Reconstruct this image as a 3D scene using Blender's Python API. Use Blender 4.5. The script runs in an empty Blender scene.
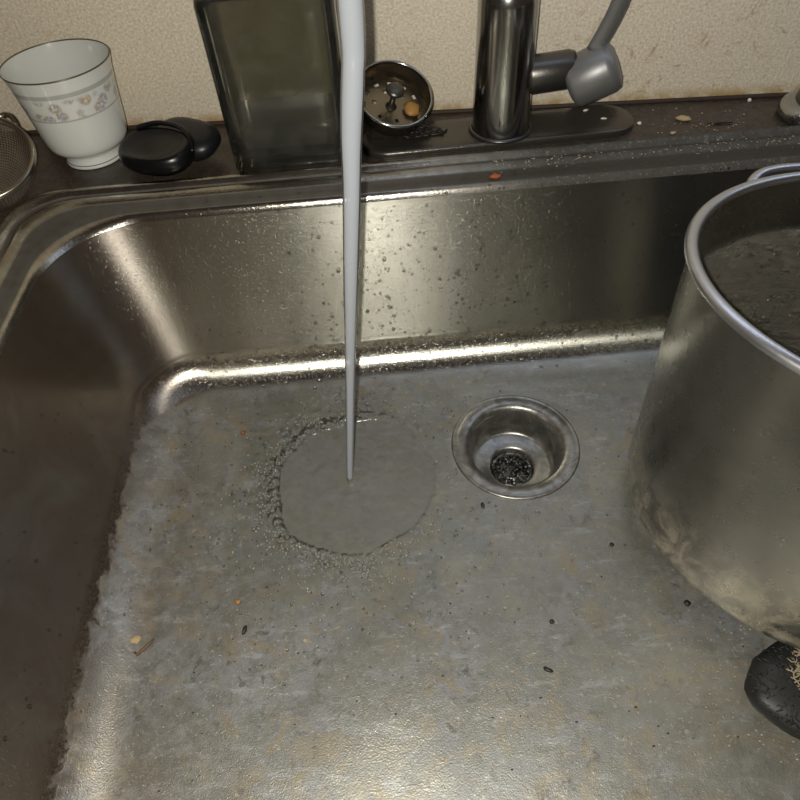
import bpy, bmesh, math, random
from mathutils import Vector, Matrix, noise
random.seed(7)
C = bpy.context.scene.collection
SC = bpy.context.scene
PI = math.pi

# ------------------------------------------------------------------ camera
R = ((0.9959206, 0.0896858, -0.0099284), (-0.0735386, 0.7429659, -0.6652772), (-0.0522895, 0.6632934, 0.7465304))
cd = bpy.data.cameras.new('camera'); cam = bpy.data.objects.new('camera', cd); C.objects.link(cam)
cam.matrix_world = Matrix.Translation((-0.107, -0.346, 0.5)) @ Matrix(R).to_4x4()
cd.sensor_width = 36.0; cd.lens = 648.17/800*36.0; cd.shift_y = -25/800; cd.clip_start = 0.01
SC.camera = cam

# ------------------------------------------------------------------ world, lights, exposure
w = bpy.data.worlds.new('world'); SC.world = w; w.use_nodes = True
bg = w.node_tree.nodes['Background']; bg.inputs[0].default_value = (0.66, 0.47, 0.39, 1); bg.inputs[1].default_value = 0.075
SC.view_settings.view_transform = 'Standard'; SC.view_settings.look = 'None'
SC.view_settings.gamma = 1.0; SC.view_settings.use_curve_mapping = False
SC.view_settings.exposure = 0.0
def light(name, kind, loc, energy, color, **kw):
    l = bpy.data.lights.new(name, kind); l.energy = energy; l.color = color
    for k, v in kw.items(): setattr(l, k, v)
    o = bpy.data.objects.new(name, l); o.location = loc; C.objects.link(o); return o
# the phone's own flash, a couple of centimetres left of its lens
light('phone_flash', 'POINT', (-0.121, -0.346, 0.508), 10.5, (1.0, 0.965, 0.88), shadow_soft_size=0.004)
# a cool tube lamp under the cupboard above the sink
tube = light('under_cabinet_tube', 'AREA', (0.30, 0.17, 0.56), 0.48, (0.60, 0.74, 1.0), shape='RECTANGLE', size=0.80, size_y=0.09)
tube.rotation_euler = (math.radians(-20), 0, 0)
SC.cycles.max_bounces = 10

# ------------------------------------------------------------------ helpers
def mesh_obj(name, verts, faces, mat=None, parent=None, smooth=True, uvs=None, loc=None):
    me = bpy.data.meshes.new(name); me.from_pydata([tuple(v) for v in verts], [], faces)
    if uvs is not None:
        ul = me.uv_layers.new(name='UVMap')
        for p in me.polygons:
            for li, vi in zip(p.loop_indices, p.vertices): ul.data[li].uv = uvs[vi]
    if smooth:
        for p in me.polygons: p.use_smooth = True
    me.update()
    o = bpy.data.objects.new(name, me); C.objects.link(o)
    if mat: me.materials.append(mat)
    if parent: o.parent = parent
    if loc: o.location = loc
    return o
def tag(o, label=None, cat=None, group=None, kind=None):
    if label: o['label'] = label
    if cat: o['category'] = cat
    if group: o['group'] = group
    if kind: o['kind'] = kind
    return o
def thing(name, label, cat, loc=(0, 0, 0), group=None, rot=(0, 0, 0)):
    o = bpy.data.objects.new(name, None); C.objects.link(o); o.location = loc; o.rotation_euler = rot
    o.empty_display_size = 0.02
    return tag(o, label, cat, group)
def lathe_data(prof, n=64, base=0, M=None, uvs=None):
    V, F = [], []
    for r, z in prof:
        for k in range(n):
            a = 2*PI*k/n; v = Vector((r*math.cos(a), r*math.sin(a), z)); V.append(M @ v if M else v)
    for i in range(len(prof)-1):
        for k in range(n):
            a = i*n+k; b = i*n+(k+1) % n
            F.append((base+a, base+b, base+b+n, base+a+n))
    return V, F
def lathe(name, prof, mat, parent, n=64, M=None, cap0=False, cap1=False, smooth=True):
    V, F = lathe_data(prof, n, 0, M)
    if cap0: F.append(tuple(reversed(range(n))))
    if cap1: F.append(tuple(range(len(V)-n, len(V))))
    uv = [(k/n, i/max(1, len(prof)-1)) for i in range(len(prof)) for k in range(n)]
    o = mesh_obj(name, V, F, mat, parent, smooth, uv)
    return o
def tube_data(path, rad, n=12, base=0, flat=1.0):
    path = [Vector(p) for p in path]; V, F = [], []
    up = None
    for i, p in enumerate(path):
        t = (path[min(i+1, len(path)-1)]-path[max(i-1, 0)]).normalized()
        if up is None:
            up = Vector((0, 0, 1)) if abs(t.z) < 0.9 else Vector((0, 1, 0))
        s = t.cross(up).normalized(); up = s.cross(t).normalized()
        r = rad[i] if isinstance(rad, (list, tuple)) else rad
        for k in range(n):
            a = 2*PI*k/n; V.append(p+s*(r*math.cos(a))+up*(r*flat*math.sin(a)))
    for i in range(len(path)-1):
        for k in range(n):
            a = base+i*n+k; b = base+i*n+(k+1) % n; F.append((a, b, b+n, a+n))
    F.append(tuple(base+k for k in reversed(range(n)))); F.append(tuple(base+len(path)*n-n+k for k in range(n)))
    return V, F
def tube_obj(name, path, rad, mat, parent=None, n=12, flat=1.0):
    V, F = tube_data(path, rad, n, 0, flat)
    return mesh_obj(name, V, F, mat, parent)
def spline(pts, m=8):
    P = [Vector(p) for p in pts]; out = []
    for i in range(len(P)-1):
        a = P[max(i-1, 0)]; b = P[i]; c = P[i+1]; d = P[min(i+2, len(P)-1)]
        for j in range(m):
            t = j/m
            out.append(0.5*((2*b)+(c-a)*t+(2*a-5*b+4*c-d)*t*t+(3*b-a-3*c+d)*t**3))
    out.append(P[-1]); return out
def rrect(x0, x1, y0, y1, r, nc=20, ns=(24, 14)):
    """rounded rectangle loop, counter-clockwise from the right end of the front side"""
    pts = []
    cs = [((x1-r, y0+r), -PI/2), ((x1-r, y1-r), 0), ((x0+r, y1-r), PI/2), ((x0+r, y0+r), PI)]
    for q in range(4):
        (cx, cy), a0 = cs[q]
        arc = [(cx+r*math.cos(a0+PI/2*j/nc), cy+r*math.sin(a0+PI/2*j/nc)) for j in range(nc+1)]
        pts += arc
        (dx, dy), b0 = cs[(q+1) % 4]
        e = (dx+r*math.cos(b0), dy+r*math.sin(b0)); s = arc[-1]; m = ns[(q+1) % 2]
        for j in range(1, m):
            pts.append((s[0]+(e[0]-s[0])*j/m, s[1]+(e[1]-s[1])*j/m))
    return pts
def blob_data(c, r, base=0, sc=(1, 1, 1), n=6, m=4, jit=0.0, rng=random):
    V = []; F = []
    V.append(Vector((c[0], c[1], c[2]-r*sc[2])))
    for i in range(1, m):
        ph = -PI/2+PI*i/m
        for k in range(n):
            a = 2*PI*k/n; q = 1+jit*(rng.random()-0.5)*2
            V.append(Vector((c[0]+q*r*sc[0]*math.cos(ph)*math.cos(a), c[1]+q*r*sc[1]*math.cos(ph)*math.sin(a), c[2]+q*r*sc[2]*math.sin(ph))))
    V.append(Vector((c[0], c[1], c[2]+r*sc[2])))
    for k in range(n): F.append((base, base+1+(k+1) % n, base+1+k))
    for i in range(m-2):
        for k in range(n):
            a = base+1+i*n+k; b = base+1+i*n+(k+1) % n; F.append((a, b, b+n, a+n))
    t = base+len(V)-1
    for k in range(n): F.append((t-n+k, t-n+(k+1) % n, t))
    return V, F

# ------------------------------------------------------------------ material helpers
class NT:
    def __init__(s, name):
        s.m = bpy.data.materials.new(name); s.m.use_nodes = True; s.t = s.m.node_tree
        s.t.nodes.clear(); s.out = s.n('ShaderNodeOutputMaterial')
    def n(s, typ, **kw):
        nd = s.t.nodes.new(typ)
        for k, v in kw.items():
            if k.startswith('i_'):
                key = k[2:].replace('_', ' ')
                nd.inputs[int(key) if key.isdigit() else key].default_value = v
            else: setattr(nd, k, v)
        return nd
    def l(s, a, b): s.t.links.new(a, b)
    def coord(s, scale=(1, 1, 1), kind='Object'):
        tc = s.n('ShaderNodeTexCoord'); mp = s.n('ShaderNodeMapping'); mp.inputs['Scale'].default_value = scale
        s.l(tc.outputs[kind], mp.inputs['Vector']); return mp.outputs[0]
    def noise(s, scale, detail=4, rough=0.5, vec=None, dist=0.0):
        nd = s.n('ShaderNodeTexNoise'); nd.inputs['Scale'].default_value = scale; nd.inputs['Detail'].default_value = detail
        nd.inputs['Roughness'].default_value = rough; nd.inputs['Distortion'].default_value = dist
        s.l(vec if vec else s.coord(), nd.inputs['Vector']); return nd.outputs['Fac']
    def ramp(s, fac, stops, interp='LINEAR'):
        r = s.n('ShaderNodeValToRGB'); cr = r.color_ramp; cr.interpolation = interp
        while len(cr.elements) < len(stops): cr.elements.new(0.5)
        for e, (p, c) in zip(cr.elements, stops):
            e.position = p; e.color = (c, c, c, 1) if isinstance(c, (int, float)) else (*c, 1)
        s.l(fac, r.inputs[0]); return r.outputs[0]
    def math(s, op, a, b=None, clamp=False):
        m = s.n('ShaderNodeMath', operation=op, use_clamp=clamp)
        for i, v in enumerate((a, b)):
            if v is None: continue
            if isinstance(v, (int, float)): m.inputs[i].default_value = v
            else: s.l(v, m.inputs[i])
        return m.outputs[0]
    def mix(s, fac, a, b, mode='MIX'):
        m = s.n('ShaderNodeMix', data_type='RGBA', blend_type=mode)
        for key, v in ((0, fac), (6, a), (7, b)):
            if isinstance(v, tuple): m.inputs[key].default_value = (*v, 1)
            elif isinstance(v, (int, float)): m.inputs[key].default_value = v
            else: s.l(v, m.inputs[key])
        return m.outputs[2]
    def bump(s, h, strength, dist=0.001, normal=None):
        b = s.n('ShaderNodeBump'); b.inputs['Strength'].default_value = strength; b.inputs['Distance'].default_value = dist
        s.l(h, b.inputs['Height'])
        if normal: s.l(normal, b.inputs['Normal'])
        return b.outputs[0]
    def bsdf(s, color=None, rough=0.5, metal=0.0, normal=None, **kw):
        b = s.n('ShaderNodeBsdfPrincipled')
        def put(key, v):
            if v is None: return
            if isinstance(v, tuple): b.inputs[key].default_value = (*v, 1) if len(v) == 3 else v
            elif isinstance(v, (int, float)): b.inputs[key].default_value = v
            else: s.l(v, b.inputs[key])
        put('Base Color', color); put('Roughness', rough); put('Metallic', metal); put('Normal', normal)
        for k, v in kw.items(): put(k.replace('_', ' '), v)
        return b
    def done(s, sh):
        s.l(sh.outputs[0] if hasattr(sh, 'outputs') else sh, s.out.inputs[0]); return s.m
    def z(s):
        tc = s.n('ShaderNodeTexCoord'); sp = s.n('ShaderNodeSeparateXYZ'); s.l(tc.outputs['Object'], sp.inputs[0]); return sp.outputs
    def rng(s, v, a, b, c=0.0, d=1.0):
        m = s.n('ShaderNodeMapRange'); m.interpolation_type = 'SMOOTHSTEP'
        for i, q in enumerate((a, b, c, d)): m.inputs[i+1].default_value = q
        s.l(v, m.inputs[0]); return m.outputs[0]
    def tangent(s):
        t = s.n('ShaderNodeTangent', direction_type='UV_MAP', uv_map='UVMap'); return t.outputs[0]

def simple(name, col, rough=0.5, metal=0.0, bump=None, **kw):
    t = NT(name)
    nrm = t.bump(t.noise(bump[0], 4), bump[1], bump[2]) if bump else None
    return t.done(t.bsdf(col, rough, metal, nrm, **kw))

# ---- sink steel: brushed, water-spotted walls; floor under grey limescale and tan food film
def sink_steel():
    t = NT('sink_steel')
    X, Y, Z = t.z()
    zoff = t.math('SUBTRACT', Z, 0.0026)
    leftend = t.math('MULTIPLY', t.rng(X, -0.300, -0.335), t.rng(Y, 0.085, 0.03))
    floor = t.rng(t.math('SUBTRACT', zoff, t.math('MULTIPLY', leftend, t.math('MULTIPLY', t.noise(60, 7, 0.75, dist=0.5), 0.030))), 0.0065, 0.0015)
    bend = t.rng(zoff, 0.035, 0.026)
    fine = t.noise(900, 3, 0.6)
    big = t.noise(14, 6, 0.62, dist=0.6)
    mid = t.noise(85, 9, 0.78, dist=0.25)
    blot = t.noise(26, 8, 0.7, dist=1.5)
    smear = t.noise(40, 9, 0.8, vec=t.coord((0.5, 1.6, 1)), dist=0.3)
    film = t.math('MULTIPLY', floor, t.rng(t.math('ADD', big, t.math('MULTIPLY', mid, 0.6)), 0.55, 1.0, 0.35, 1.0))
    c_f = t.mix(t.rng(t.math('ADD', t.math('MULTIPLY', mid, 0.6), t.math('MULTIPLY', big, 0.4)), 0.40, 0.60), (0.105, 0.106, 0.095), (0.245, 0.25, 0.247))
    c_f = t.mix(t.math('MULTIPLY', t.rng(blot, 0.50, 0.62), 0.55), c_f, (0.27, 0.215, 0.12))
    c_f = t.mix(t.math('MULTIPLY', t.rng(t.noise(75, 7, 0.75, dist=0.5), 0.54, 0.66), 0.75), c_f, (0.075, 0.065, 0.05))
    c_f = t.mix(t.math('MULTIPLY', t.rng(smear, 0.53, 0.64), 0.55), c_f, (0.40, 0.41, 0.43))
    c_f = t.mix(t.math('MULTIPLY', t.rng(t.noise(260, 4, 0.7), 0.60, 0.68), 0.5), c_f, (0.55, 0.54, 0.48))
    wallc = t.mix(t.rng(t.noise(18, 5, 0.6, vec=t.coord((1, 1, .35))), 0.3, 0.75), (0.42, 0.41, 0.35), (0.52, 0.51, 0.45))
    left_shade = t.math('MULTIPLY', t.rng(X, -0.27, -0.36), t.rng(big, 0.25, 0.6, 0.35, 0.75))  # brown shade of the bowl's left end, painted into the steel colour
    wallc = t.mix(left_shade, wallc, (0.27, 0.20, 0.165))
    flecks = t.math('MULTIPLY', t.rng(zoff, 0.030, 0.012), t.rng(t.noise(330, 5, 0.75), 0.50, 0.60))
    film = t.math('MAXIMUM', film, t.math('MULTIPLY', flecks, 0.40))
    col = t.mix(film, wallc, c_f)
    rough = t.math('ADD', t.math('MULTIPLY', film, 0.16), t.math('ADD', t.math('SUBTRACT', 0.27, t.math('MULTIPLY', bend, 0.05)), t.math('MULTIPLY', mid, 0.10)))
    metal = t.math('SUBTRACT', 1.0, t.math('MULTIPLY', film, 0.60))
    brush = t.noise(1.0, 3, 0.7, vec=t.coord((60, 60, 4200)))
    spots = t.rng(t.noise(420, 2, 0.5), 0.62, 0.70)
    h = t.math('ADD', t.math('MULTIPLY', brush, 0.25), t.math('MULTIPLY', spots, 0.35))
    h = t.math('ADD', h, t.math('MULTIPLY', t.math('MULTIPLY', floor, t.math('ADD', fine, mid)), 1.1))
    nrm = t.bump(h, 0.35, 0.0006)
    an = t.math('SUBTRACT', 0.93, t.math('MULTIPLY', floor, 0.75))
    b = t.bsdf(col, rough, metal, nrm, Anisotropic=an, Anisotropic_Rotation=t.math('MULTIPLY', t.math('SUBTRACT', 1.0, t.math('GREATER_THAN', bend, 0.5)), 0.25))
    t.l(t.tangent(), b.inputs['Tangent'])
    return t.done(b)
def rim_steel():
    t = NT('rim_steel')
    X, Y, Z = t.z()
    right = t.rng(X, -0.12, 0.06)
    grime = t.math('MULTIPLY', right, t.rng(t.noise(60, 8, 0.7, dist=1.0), 0.15, 0.42))
    specks = t.math('MULTIPLY', right, t.rng(t.noise(380, 4, 0.7), 0.58, 0.66))
    col = t.mix(t.rng(t.noise(90, 5, 0.6), 0.35, 0.7), (0.46, 0.45, 0.40), (0.36, 0.33, 0.28))
    col = t.mix(t.math('MULTIPLY', grime, 0.85), col, (0.020, 0.018, 0.015))
    col = t.mix(t.math('MULTIPLY', specks, 0.5), col, (0.34, 0.29, 0.22))
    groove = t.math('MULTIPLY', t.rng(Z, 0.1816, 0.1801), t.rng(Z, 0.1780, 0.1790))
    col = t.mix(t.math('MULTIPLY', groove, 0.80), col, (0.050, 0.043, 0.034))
    rough = t.math('ADD', 0.18, t.math('MULTIPLY', t.math('MAXIMUM', grime, groove), 0.34))
    metal = t.math('SUBTRACT', 1.0, t.math('MULTIPLY', t.math('MAXIMUM', grime, t.math('MULTIPLY', groove, 0.6)), 0.9))
    nrm = t.bump(t.math('ADD', t.noise(500, 4, 0.6), t.math('MULTIPLY', grime, t.noise(160, 5, 0.7))), 0.35, 0.0008)
    return t.done(t.bsdf(col, rough, metal, nrm, Specular_IOR_Level=0.12))
def counter_mat():
    t = NT('dark_laminate')
    X, Y, Z = t.z()
    n1 = t.noise(260, 4, 0.6); n2 = t.noise(9, 5, 0.6)
    col = t.mix(t.rng(n1, 0.4, 0.7), (0.036, 0.026, 0.020), (0.070, 0.052, 0.039))
    col = t.mix(t.math('MULTIPLY', t.rng(n2, 0.5, 0.72), 0.35), col, (0.11, 0.09, 0.066))
    col = t.mix(t.math('MULTIPLY', t.rng(t.noise(340, 3, 0.7), 0.66, 0.70), 0.5), col, (0.30, 0.25, 0.19))
    rough = t.math('ADD', 0.28, t.math('MULTIPLY', t.rng(t.noise(30, 6, 0.7, dist=1), 0.35, 0.7), 0.26))
    return t.done(t.bsdf(col, rough, 0.0, t.bump(t.noise(420, 4, 0.6), 0.12, 0.0006)))
def wall_mat():
    t = NT('speckled_beige_laminate')
    a = t.noise(430, 5, 0.75); b = t.noise(70, 5, 0.6, dist=0.5)
    col = t.ramp(a, [(0.28, (0.42, 0.34, 0.23)), (0.45, (0.62, 0.54, 0.41)), (0.60, (0.78, 0.71, 0.57)), (0.75, (0.88, 0.82, 0.70))])
    col = t.mix(t.math('MULTIPLY', t.rng(b, 0.55, 0.75), 0.35), col, (0.50, 0.40, 0.28))
    X, Y, Z = t.z()
    right = t.rng(X, 0.05, 0.14)
    st = t.math('MULTIPLY', t.rng(t.noise(38, 6, 0.7, dist=1.6), 0.56, 0.68), t.math('ADD', 0.15, t.math('MULTIPLY', right, 0.6)))
    col = t.mix(st, col, (0.36, 0.23, 0.09))
    low = t.rng(Z, 0.196, 0.183)
    col = t.mix(t.math('MULTIPLY', low, t.rng(t.noise(50, 5, 0.6), 0.35, 0.6)), col, (0.42, 0.29, 0.13))
    return t.done(t.bsdf(col, 0.55, 0.0, t.bump(a, 0.2, 0.0006)))
def pot_steel(name='pot_steel', base=(0.28, 0.272, 0.245), crust=False):
    t = NT(name)
    X, Y, Z = t.z()
    n1 = t.noise(16, 6, 0.6, dist=0.4)
    col = t.mix(t.rng(n1, 0.35, 0.7), tuple(c*0.80 for c in base), base)
    rough = t.math('ADD', 0.22, t.math('MULTIPLY', t.noise(60, 5, 0.6), 0.12))
    metal = 0.95
    if crust:
        band = t.rng(Z, 0.182, 0.170)
        cr = t.noise(1.0, 6, 0.75, vec=t.coord((120, 120, 420)), dist=1.0)
        cm = t.math('MULTIPLY', band, t.rng(cr, 0.38, 0.62))
        col = t.mix(cm, col, (0.26, 0.235, 0.18))
        metal = t.math('SUBTRACT', 0.95, t.math('MULTIPLY', cm, 0.6))
        nrm = t.bump(t.math('MULTIPLY', band, cr), 1.0, 0.0035)
        an = 0.2
    else:
        low = t.rng(Z, 0.085, 0.01)
        cm = t.math('MULTIPLY', low, t.rng(t.noise(48, 7, 0.7, dist=1.0), 0.36, 0.66))
        col = t.mix(t.math('MULTIPLY', cm, 0.75), col, (0.52, 0.46, 0.34))
        col = t.mix(t.math('MULTIPLY', t.rng(t.noise(170, 4, 0.7), 0.66, 0.71), low), col, (0.12, 0.09, 0.06))
        metal = t.math('SUBTRACT', 0.96, t.math('MULTIPLY', cm, 0.55))
        nrm = t.bump(t.noise(1.0, 3, 0.6, vec=t.coord((300, 300, 1400))), 0.10, 0.0005)
        an = 0.4
    b = t.bsdf(col, rough, metal, nrm, Anisotropic=an, Anisotropic_Rotation=0.25)
    t.l(t.tangent(), b.inputs['Tangent'])
    return t.done(b)
def drain_steel():
    t = NT('drain_steel')
    n = t.noise(60, 6, 0.7, dist=0.8)
    col = t.mix(t.rng(n, 0.35, 0.68), (0.20, 0.195, 0.175), (0.40, 0.39, 0.365))
    col = t.mix(t.math('MULTIPLY', t.rng(t.noise(140, 5, 0.7), 0.58, 0.68), 0.5), col, (0.20, 0.17, 0.12))
    return t.done(t.bsdf(col, t.math('ADD', 0.22, t.math('MULTIPLY', n, 0.22)), 0.9, t.bump(t.noise(300, 4, 0.6), 0.25, 0.0006)))
def glass_mix(name, tint, transp, gloss_rough=0.05, spec=None, bump=None, diffuse=None, dif=0.0, ior=1.33):
    """thin, see-through film: transparency plus a fresnel gloss (and some scattered light)"""
    t = NT(name)
    tr = t.n('ShaderNodeBsdfTransparent'); tr.inputs[0].default_value = (*tint, 1)
    gl = t.n('ShaderNodeBsdfGlossy'); gl.inputs['Roughness'].default_value = gloss_rough
    fr = t.n('ShaderNodeFresnel'); fr.inputs[0].default_value = ior
    base = tr.outputs[0]
    if bump:
        nrm = t.bump(t.noise(bump[0], 4, 0.6), bump[1], bump[2]); t.l(nrm, gl.inputs['Normal']); t.l(nrm, fr.inputs['Normal'])
    if diffuse:
        df = t.n('ShaderNodeBsdfDiffuse'); df.inputs[0].default_value = (*diffuse, 1)
        m0 = t.n('ShaderNodeMixShader'); m0.inputs[0].default_value = dif
        if transp is not None:
            fac = t.math('MULTIPLY', t.rng(t.noise(transp, 5, 0.65, dist=0.5), 0.3, 0.7, 0.5, 1.3), dif, True); t.l(fac, m0.inputs[0])
        t.l(base, m0.inputs[1]); t.l(df.outputs[0], m0.inputs[2]); base = m0.outputs[0]
    m = t.n('ShaderNodeMixShader'); t.l(fr.outputs[0], m.inputs[0]); t.l(base, m.inputs[1]); t.l(gl.outputs[0], m.inputs[2])
    return t.done(m)

M_sink = sink_steel(); M_rim = rim_steel(); M_counter = counter_mat(); M_wall = wall_mat()
M_pot = pot_steel(); M_potin = pot_steel('crusted_pot_steel', (0.23, 0.22, 0.19), True)
M_potrim = simple('pot_rim_steel', (0.62, 0.63, 0.66), 0.34, 1.0, (260, 0.2, 0.0006))
M_drain = drain_steel()
M_chrome = simple('worn_chrome', (0.42, 0.425, 0.41), 0.17, 1.0, (140, 0.05, 0.0006))
M_chrome_dark = simple('grimy_chrome', (0.11, 0.105, 0.095), 0.34, 0.85, (300, 0.25, 0.0006))
M_plate = simple('stained_plate', (0.11, 0.10, 0.085), 0.30, 0.8, (330, 0.35, 0.0008))
M_handle = simple('grey_handle', (0.22, 0.22, 0.215), 0.42, 0.55, (200, 0.15, 0.0006))
M_water = glass_mix('water_film', (0.985, 0.99, 0.985), None, 0.04, bump=(420, 0.25, 0.0008))
M_drop = glass_mix('water_drop', (0.88, 0.89, 0.88), None, 0.13, ior=1.5)
M_bubble = glass_mix('bubbly_water', (0.93, 0.93, 0.92), None, 0.05, diffuse=(0.60, 0.60, 0.55), dif=0.24)
M_stream = glass_mix('falling_water', (0.92, 0.95, 0.98), None, 0.30, bump=(160, 0.12, 0.0006), diffuse=(0.40, 0.425, 0.46), dif=0.80, ior=1.15)
M_sheet = glass_mix('aerated_sheet', (0.95, 0.96, 0.95), 90, 0.12, bump=(300, 0.1, 0.0006), diffuse=(0.24, 0.24, 0.225), dif=0.42)
M_foam = simple('foamy_water', (0.55, 0.56, 0.52), 0.15, 0.0)
M_glass = glass_mix('smoky_glass', (0.78, 0.775, 0.71), 60, 0.07, bump=(35, 0.25, 0.001), diffuse=(0.20, 0.20, 0.17), dif=0.10, ior=1.5)
M_liquid = simple('dark_liquid', (0.022, 0.025, 0.024), 0.10, 0.0, (90, 0.15, 0.001))
M_black = simple('black_rubber', (0.004, 0.004, 0.005), 0.30, 0.0, (90, 0.2, 0.0008))
M_black2 = simple('charcoal_rubber', (0.009, 0.009, 0.011), 0.38, 0.0, (120, 0.2, 0.0008))
M_caulk = simple('brown_caulk', (0.035, 0.022, 0.012), 0.7, 0.0, (200, 0.5, 0.001))
M_grit = simple('pale_grit', (0.38, 0.33, 0.24), 0.7)
M_tan = simple('tan_crumb', (0.42, 0.31, 0.17), 0.7, 0.0, (600, 0.4, 0.0005))
M_orange = simple('orange_peel', (0.36, 0.19, 0.05), 0.45, 0.0, (300, 0.5, 0.0006))
M_white = simple('white_crumb', (0.72, 0.70, 0.58), 0.5)
M_dark = simple('burnt_crumb_and_shadow', (0.018, 0.014, 0.011), 0.5)
M_twig = simple('twig', (0.13, 0.075, 0.035), 0.6)
M_rust = simple('rusty_crumb', (0.30, 0.075, 0.02), 0.6)
M_fibre = simple('scouring_fibre', (0.012, 0.013, 0.013), 0.5)
M_tanfibre = simple('tan_fibre', (0.34, 0.28, 0.18), 0.7)

# ================================================================== SETTING
# back wall panel (turned a few degrees against the sink), brown caulk line at its foot
wang = math.atan(-0.075)
wall = thing('wall_back', None, None, (0, 0.2905, 0.18), rot=(0, 0, wang)); wall['kind'] = 'structure'
def box_data(x0, x1, y0, y1, z0, z1, base=0):
    V = [Vector(p) for p in ((x0, y0, z0), (x1, y0, z0), (x1, y1, z0), (x0, y1, z0), (x0, y0, z1), (x1, y0, z1), (x1, y1, z1), (x0, y1, z1))]
    F = [tuple(base+i for i in f) for f in ((0, 3, 2, 1), (4, 5, 6, 7), (0, 1, 5, 4), (1, 2, 6, 5), (2, 3, 7, 6), (3, 0, 4, 7))]
    return V, F
bpy.data.objects.remove(wall)
V, F = box_data(-1.3, 1.3, 0, 0.02, 0.183, 1.1)
wall = mesh_obj('wall_back', V, F, M_wall, smooth=False); wall.location = (0, 0.2905, 0); wall.rotation_euler = (0, 0, wang); wall['kind'] = 'structure'
pathc = []
for i in range(121):
    x = -1.28+2.56*i/120
    pathc.append((x, -0.0005+0.0006*noise.noise(Vector((x*40, 0, 0))), 0.1815))
cl = tube_obj('trim_1', pathc, [0.0022+0.0010*abs(noise.noise(Vector((i*0.9, 3, 1)))) for i in range(121)], M_caulk, n=8)
cl.location = (0, 0.2895, 0); cl.rotation_euler = (0, 0, wang); cl['kind'] = 'structure'

# ---- sink loops
LIP = (-0.39, 0.40, -0.37, 0.155); ZT = 0.18
def loop_at(d, z, r):
    return [(x, y, z) for x, y in rrect(LIP[0]-d, LIP[1]+d, LIP[2]-d, LIP[3]+d, r)]
prof_rim = [(0.0490, 0.1797), (0.0482, 0.1818), (0.0462, 0.1842), (0.0440, 0.1850), (0.0415, 0.1848), (0.0395, 0.1836), (0.0380, 0.1815),
            (0.0365, 0.1803), (0.0335, 0.1803), (0.0320, 0.1815), (0.0300, 0.1834), (0.0275, 0.1838), (0.0245, 0.1830), (0.0215, 0.1815), (0.0190, 0.1800),
            (0.0120, 0.1794), (0.0060, 0.1793), (0.0030, 0.1775), (0.0012, 0.1755), (0.0, 0.1720)]
def rr(d): return 0.080-0.034*min(1, max(0, d)/0.020)-0.10*max(0, d-0.020)
prof_bowl = [(0.0, 0.172, 0.080), (-0.0012, 0.166, 0.079), (-0.0085, 0.135, 0.076), (-0.0170, 0.100, 0.072), (-0.0255, 0.065, 0.067), (-0.0322, 0.0400, 0.063), (-0.0332, 0.0365, 0.0625)]
Rf, TH0 = 0.050, math.radians(20)
for i in range(0, 15):
    th = TH0+(PI/2-TH0)*i/14
    d = -0.0334-Rf*(math.cos(TH0)-math.cos(th)); z = 0.0355-Rf*(math.sin(th)-math.sin(TH0))
    prof_bowl.append((d, z, 0.062-0.030*(1-math.cos(th))))
zb = prof_bowl[-1][1]
sink = thing('kitchen_sink', 'stainless steel single bowl sink with stained floor, set into the dark countertop', 'sink')
def loft(name, loops, mat, parent, uvcol=None):
    V, F, U = [], [], []; n = len(loops[0])
    for i, L in enumerate(loops):
        V += L
        for k in range(n): U.append((k/n, i/len(loops)))
    for i in range(len(loops)-1):
        for k in range(n):
            a = i*n+k; b = i*n+(k+1) % n; F.append((a, b, b+n, a+n))
    o = mesh_obj(name, V, F, mat, parent, True, U)
    ul = o.data.uv_layers['UVMap']           # wrap the seam so the brushing direction stays continuous
    for p in o.data.polygons:
        us = [ul.data[li].uv[0] for li in p.loop_indices]
        if max(us)-min(us) > 0.5:
            for li in p.loop_indices:
                if ul.data[li].uv[0] < 0.5: ul.data[li].uv = (ul.data[li].uv[0]+1, ul.data[li].uv[1])
    return o
rim_loops = [loop_at(d, z, rr(d)) for d, z in prof_rim]
loft('rim', rim_loops, M_rim, sink)
bl = [loop_at(d, z, r) for d, z, r in prof_bowl]
last = bl[-1]; n = len(last); RD = 0.0575
for i in range(1, 25):
    t = i/24; L = []
    for (x, y, z) in last:
        a = math.atan2(y, x); qx, qy = RD*math.cos(a), RD*math.sin(a)
        s = t**0.9
        L.append((x+(qx-x)*s, y+(qy-y)*s, z+(0.0-z)*min(1, t*1.2)+0.0004*math.sin(PI*t)*noise.noise(Vector((x*9, y*9, t*3)))))
    bl.append(L)
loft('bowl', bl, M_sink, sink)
# drain body: flange, cup with shelf, and grated outlet
lathe('drain_flange', [(0.0590, -0.0004), (0.0592, 0.0006), (0.0585, 0.0016), (0.0572, 0.0018), (0.0560, 0.0010), (0.0545, 0.0016), (0.0500, 0.0014), (0.0462, 0.0006), (0.0440, -0.0012),
                       (0.0428, -0.0035), (0.0422, -0.0060)], M_drain, sink, 96)
lathe('drain_cup', [(0.0422, -0.0060), (0.0412, -0.0150), (0.0400, -0.0260), (0.0385, -0.0305), (0.0368, -0.0325), (0.0350, -0.0330), (0.0290, -0.0342), (0.0235, -0.0355),
                    (0.0218, -0.0362), (0.0208, -0.0380), (0.0205, -0.0480), (0.0205, -0.0560), (0.001, -0.0562)], M_drain, sink, 96)
V, F = [], []
for r in (0.0185, 0.0105):
    pth = [(r*math.cos(2*PI*k/32), r*math.sin(2*PI*k/32), -0.0415) for k in range(33)]
    v, f = tube_data(pth, 0.0013, 6, len(V)); V += v; F += f
for k in range(6):
    a = PI*k/6
    v, f = tube_data([(-0.0204*math.cos(a), -0.0204*math.sin(a), -0.0415), (0.0204*math.cos(a), 0.0204*math.sin(a), -0.0415)], 0.0012, 6, len(V)); V += v; F += f
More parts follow.
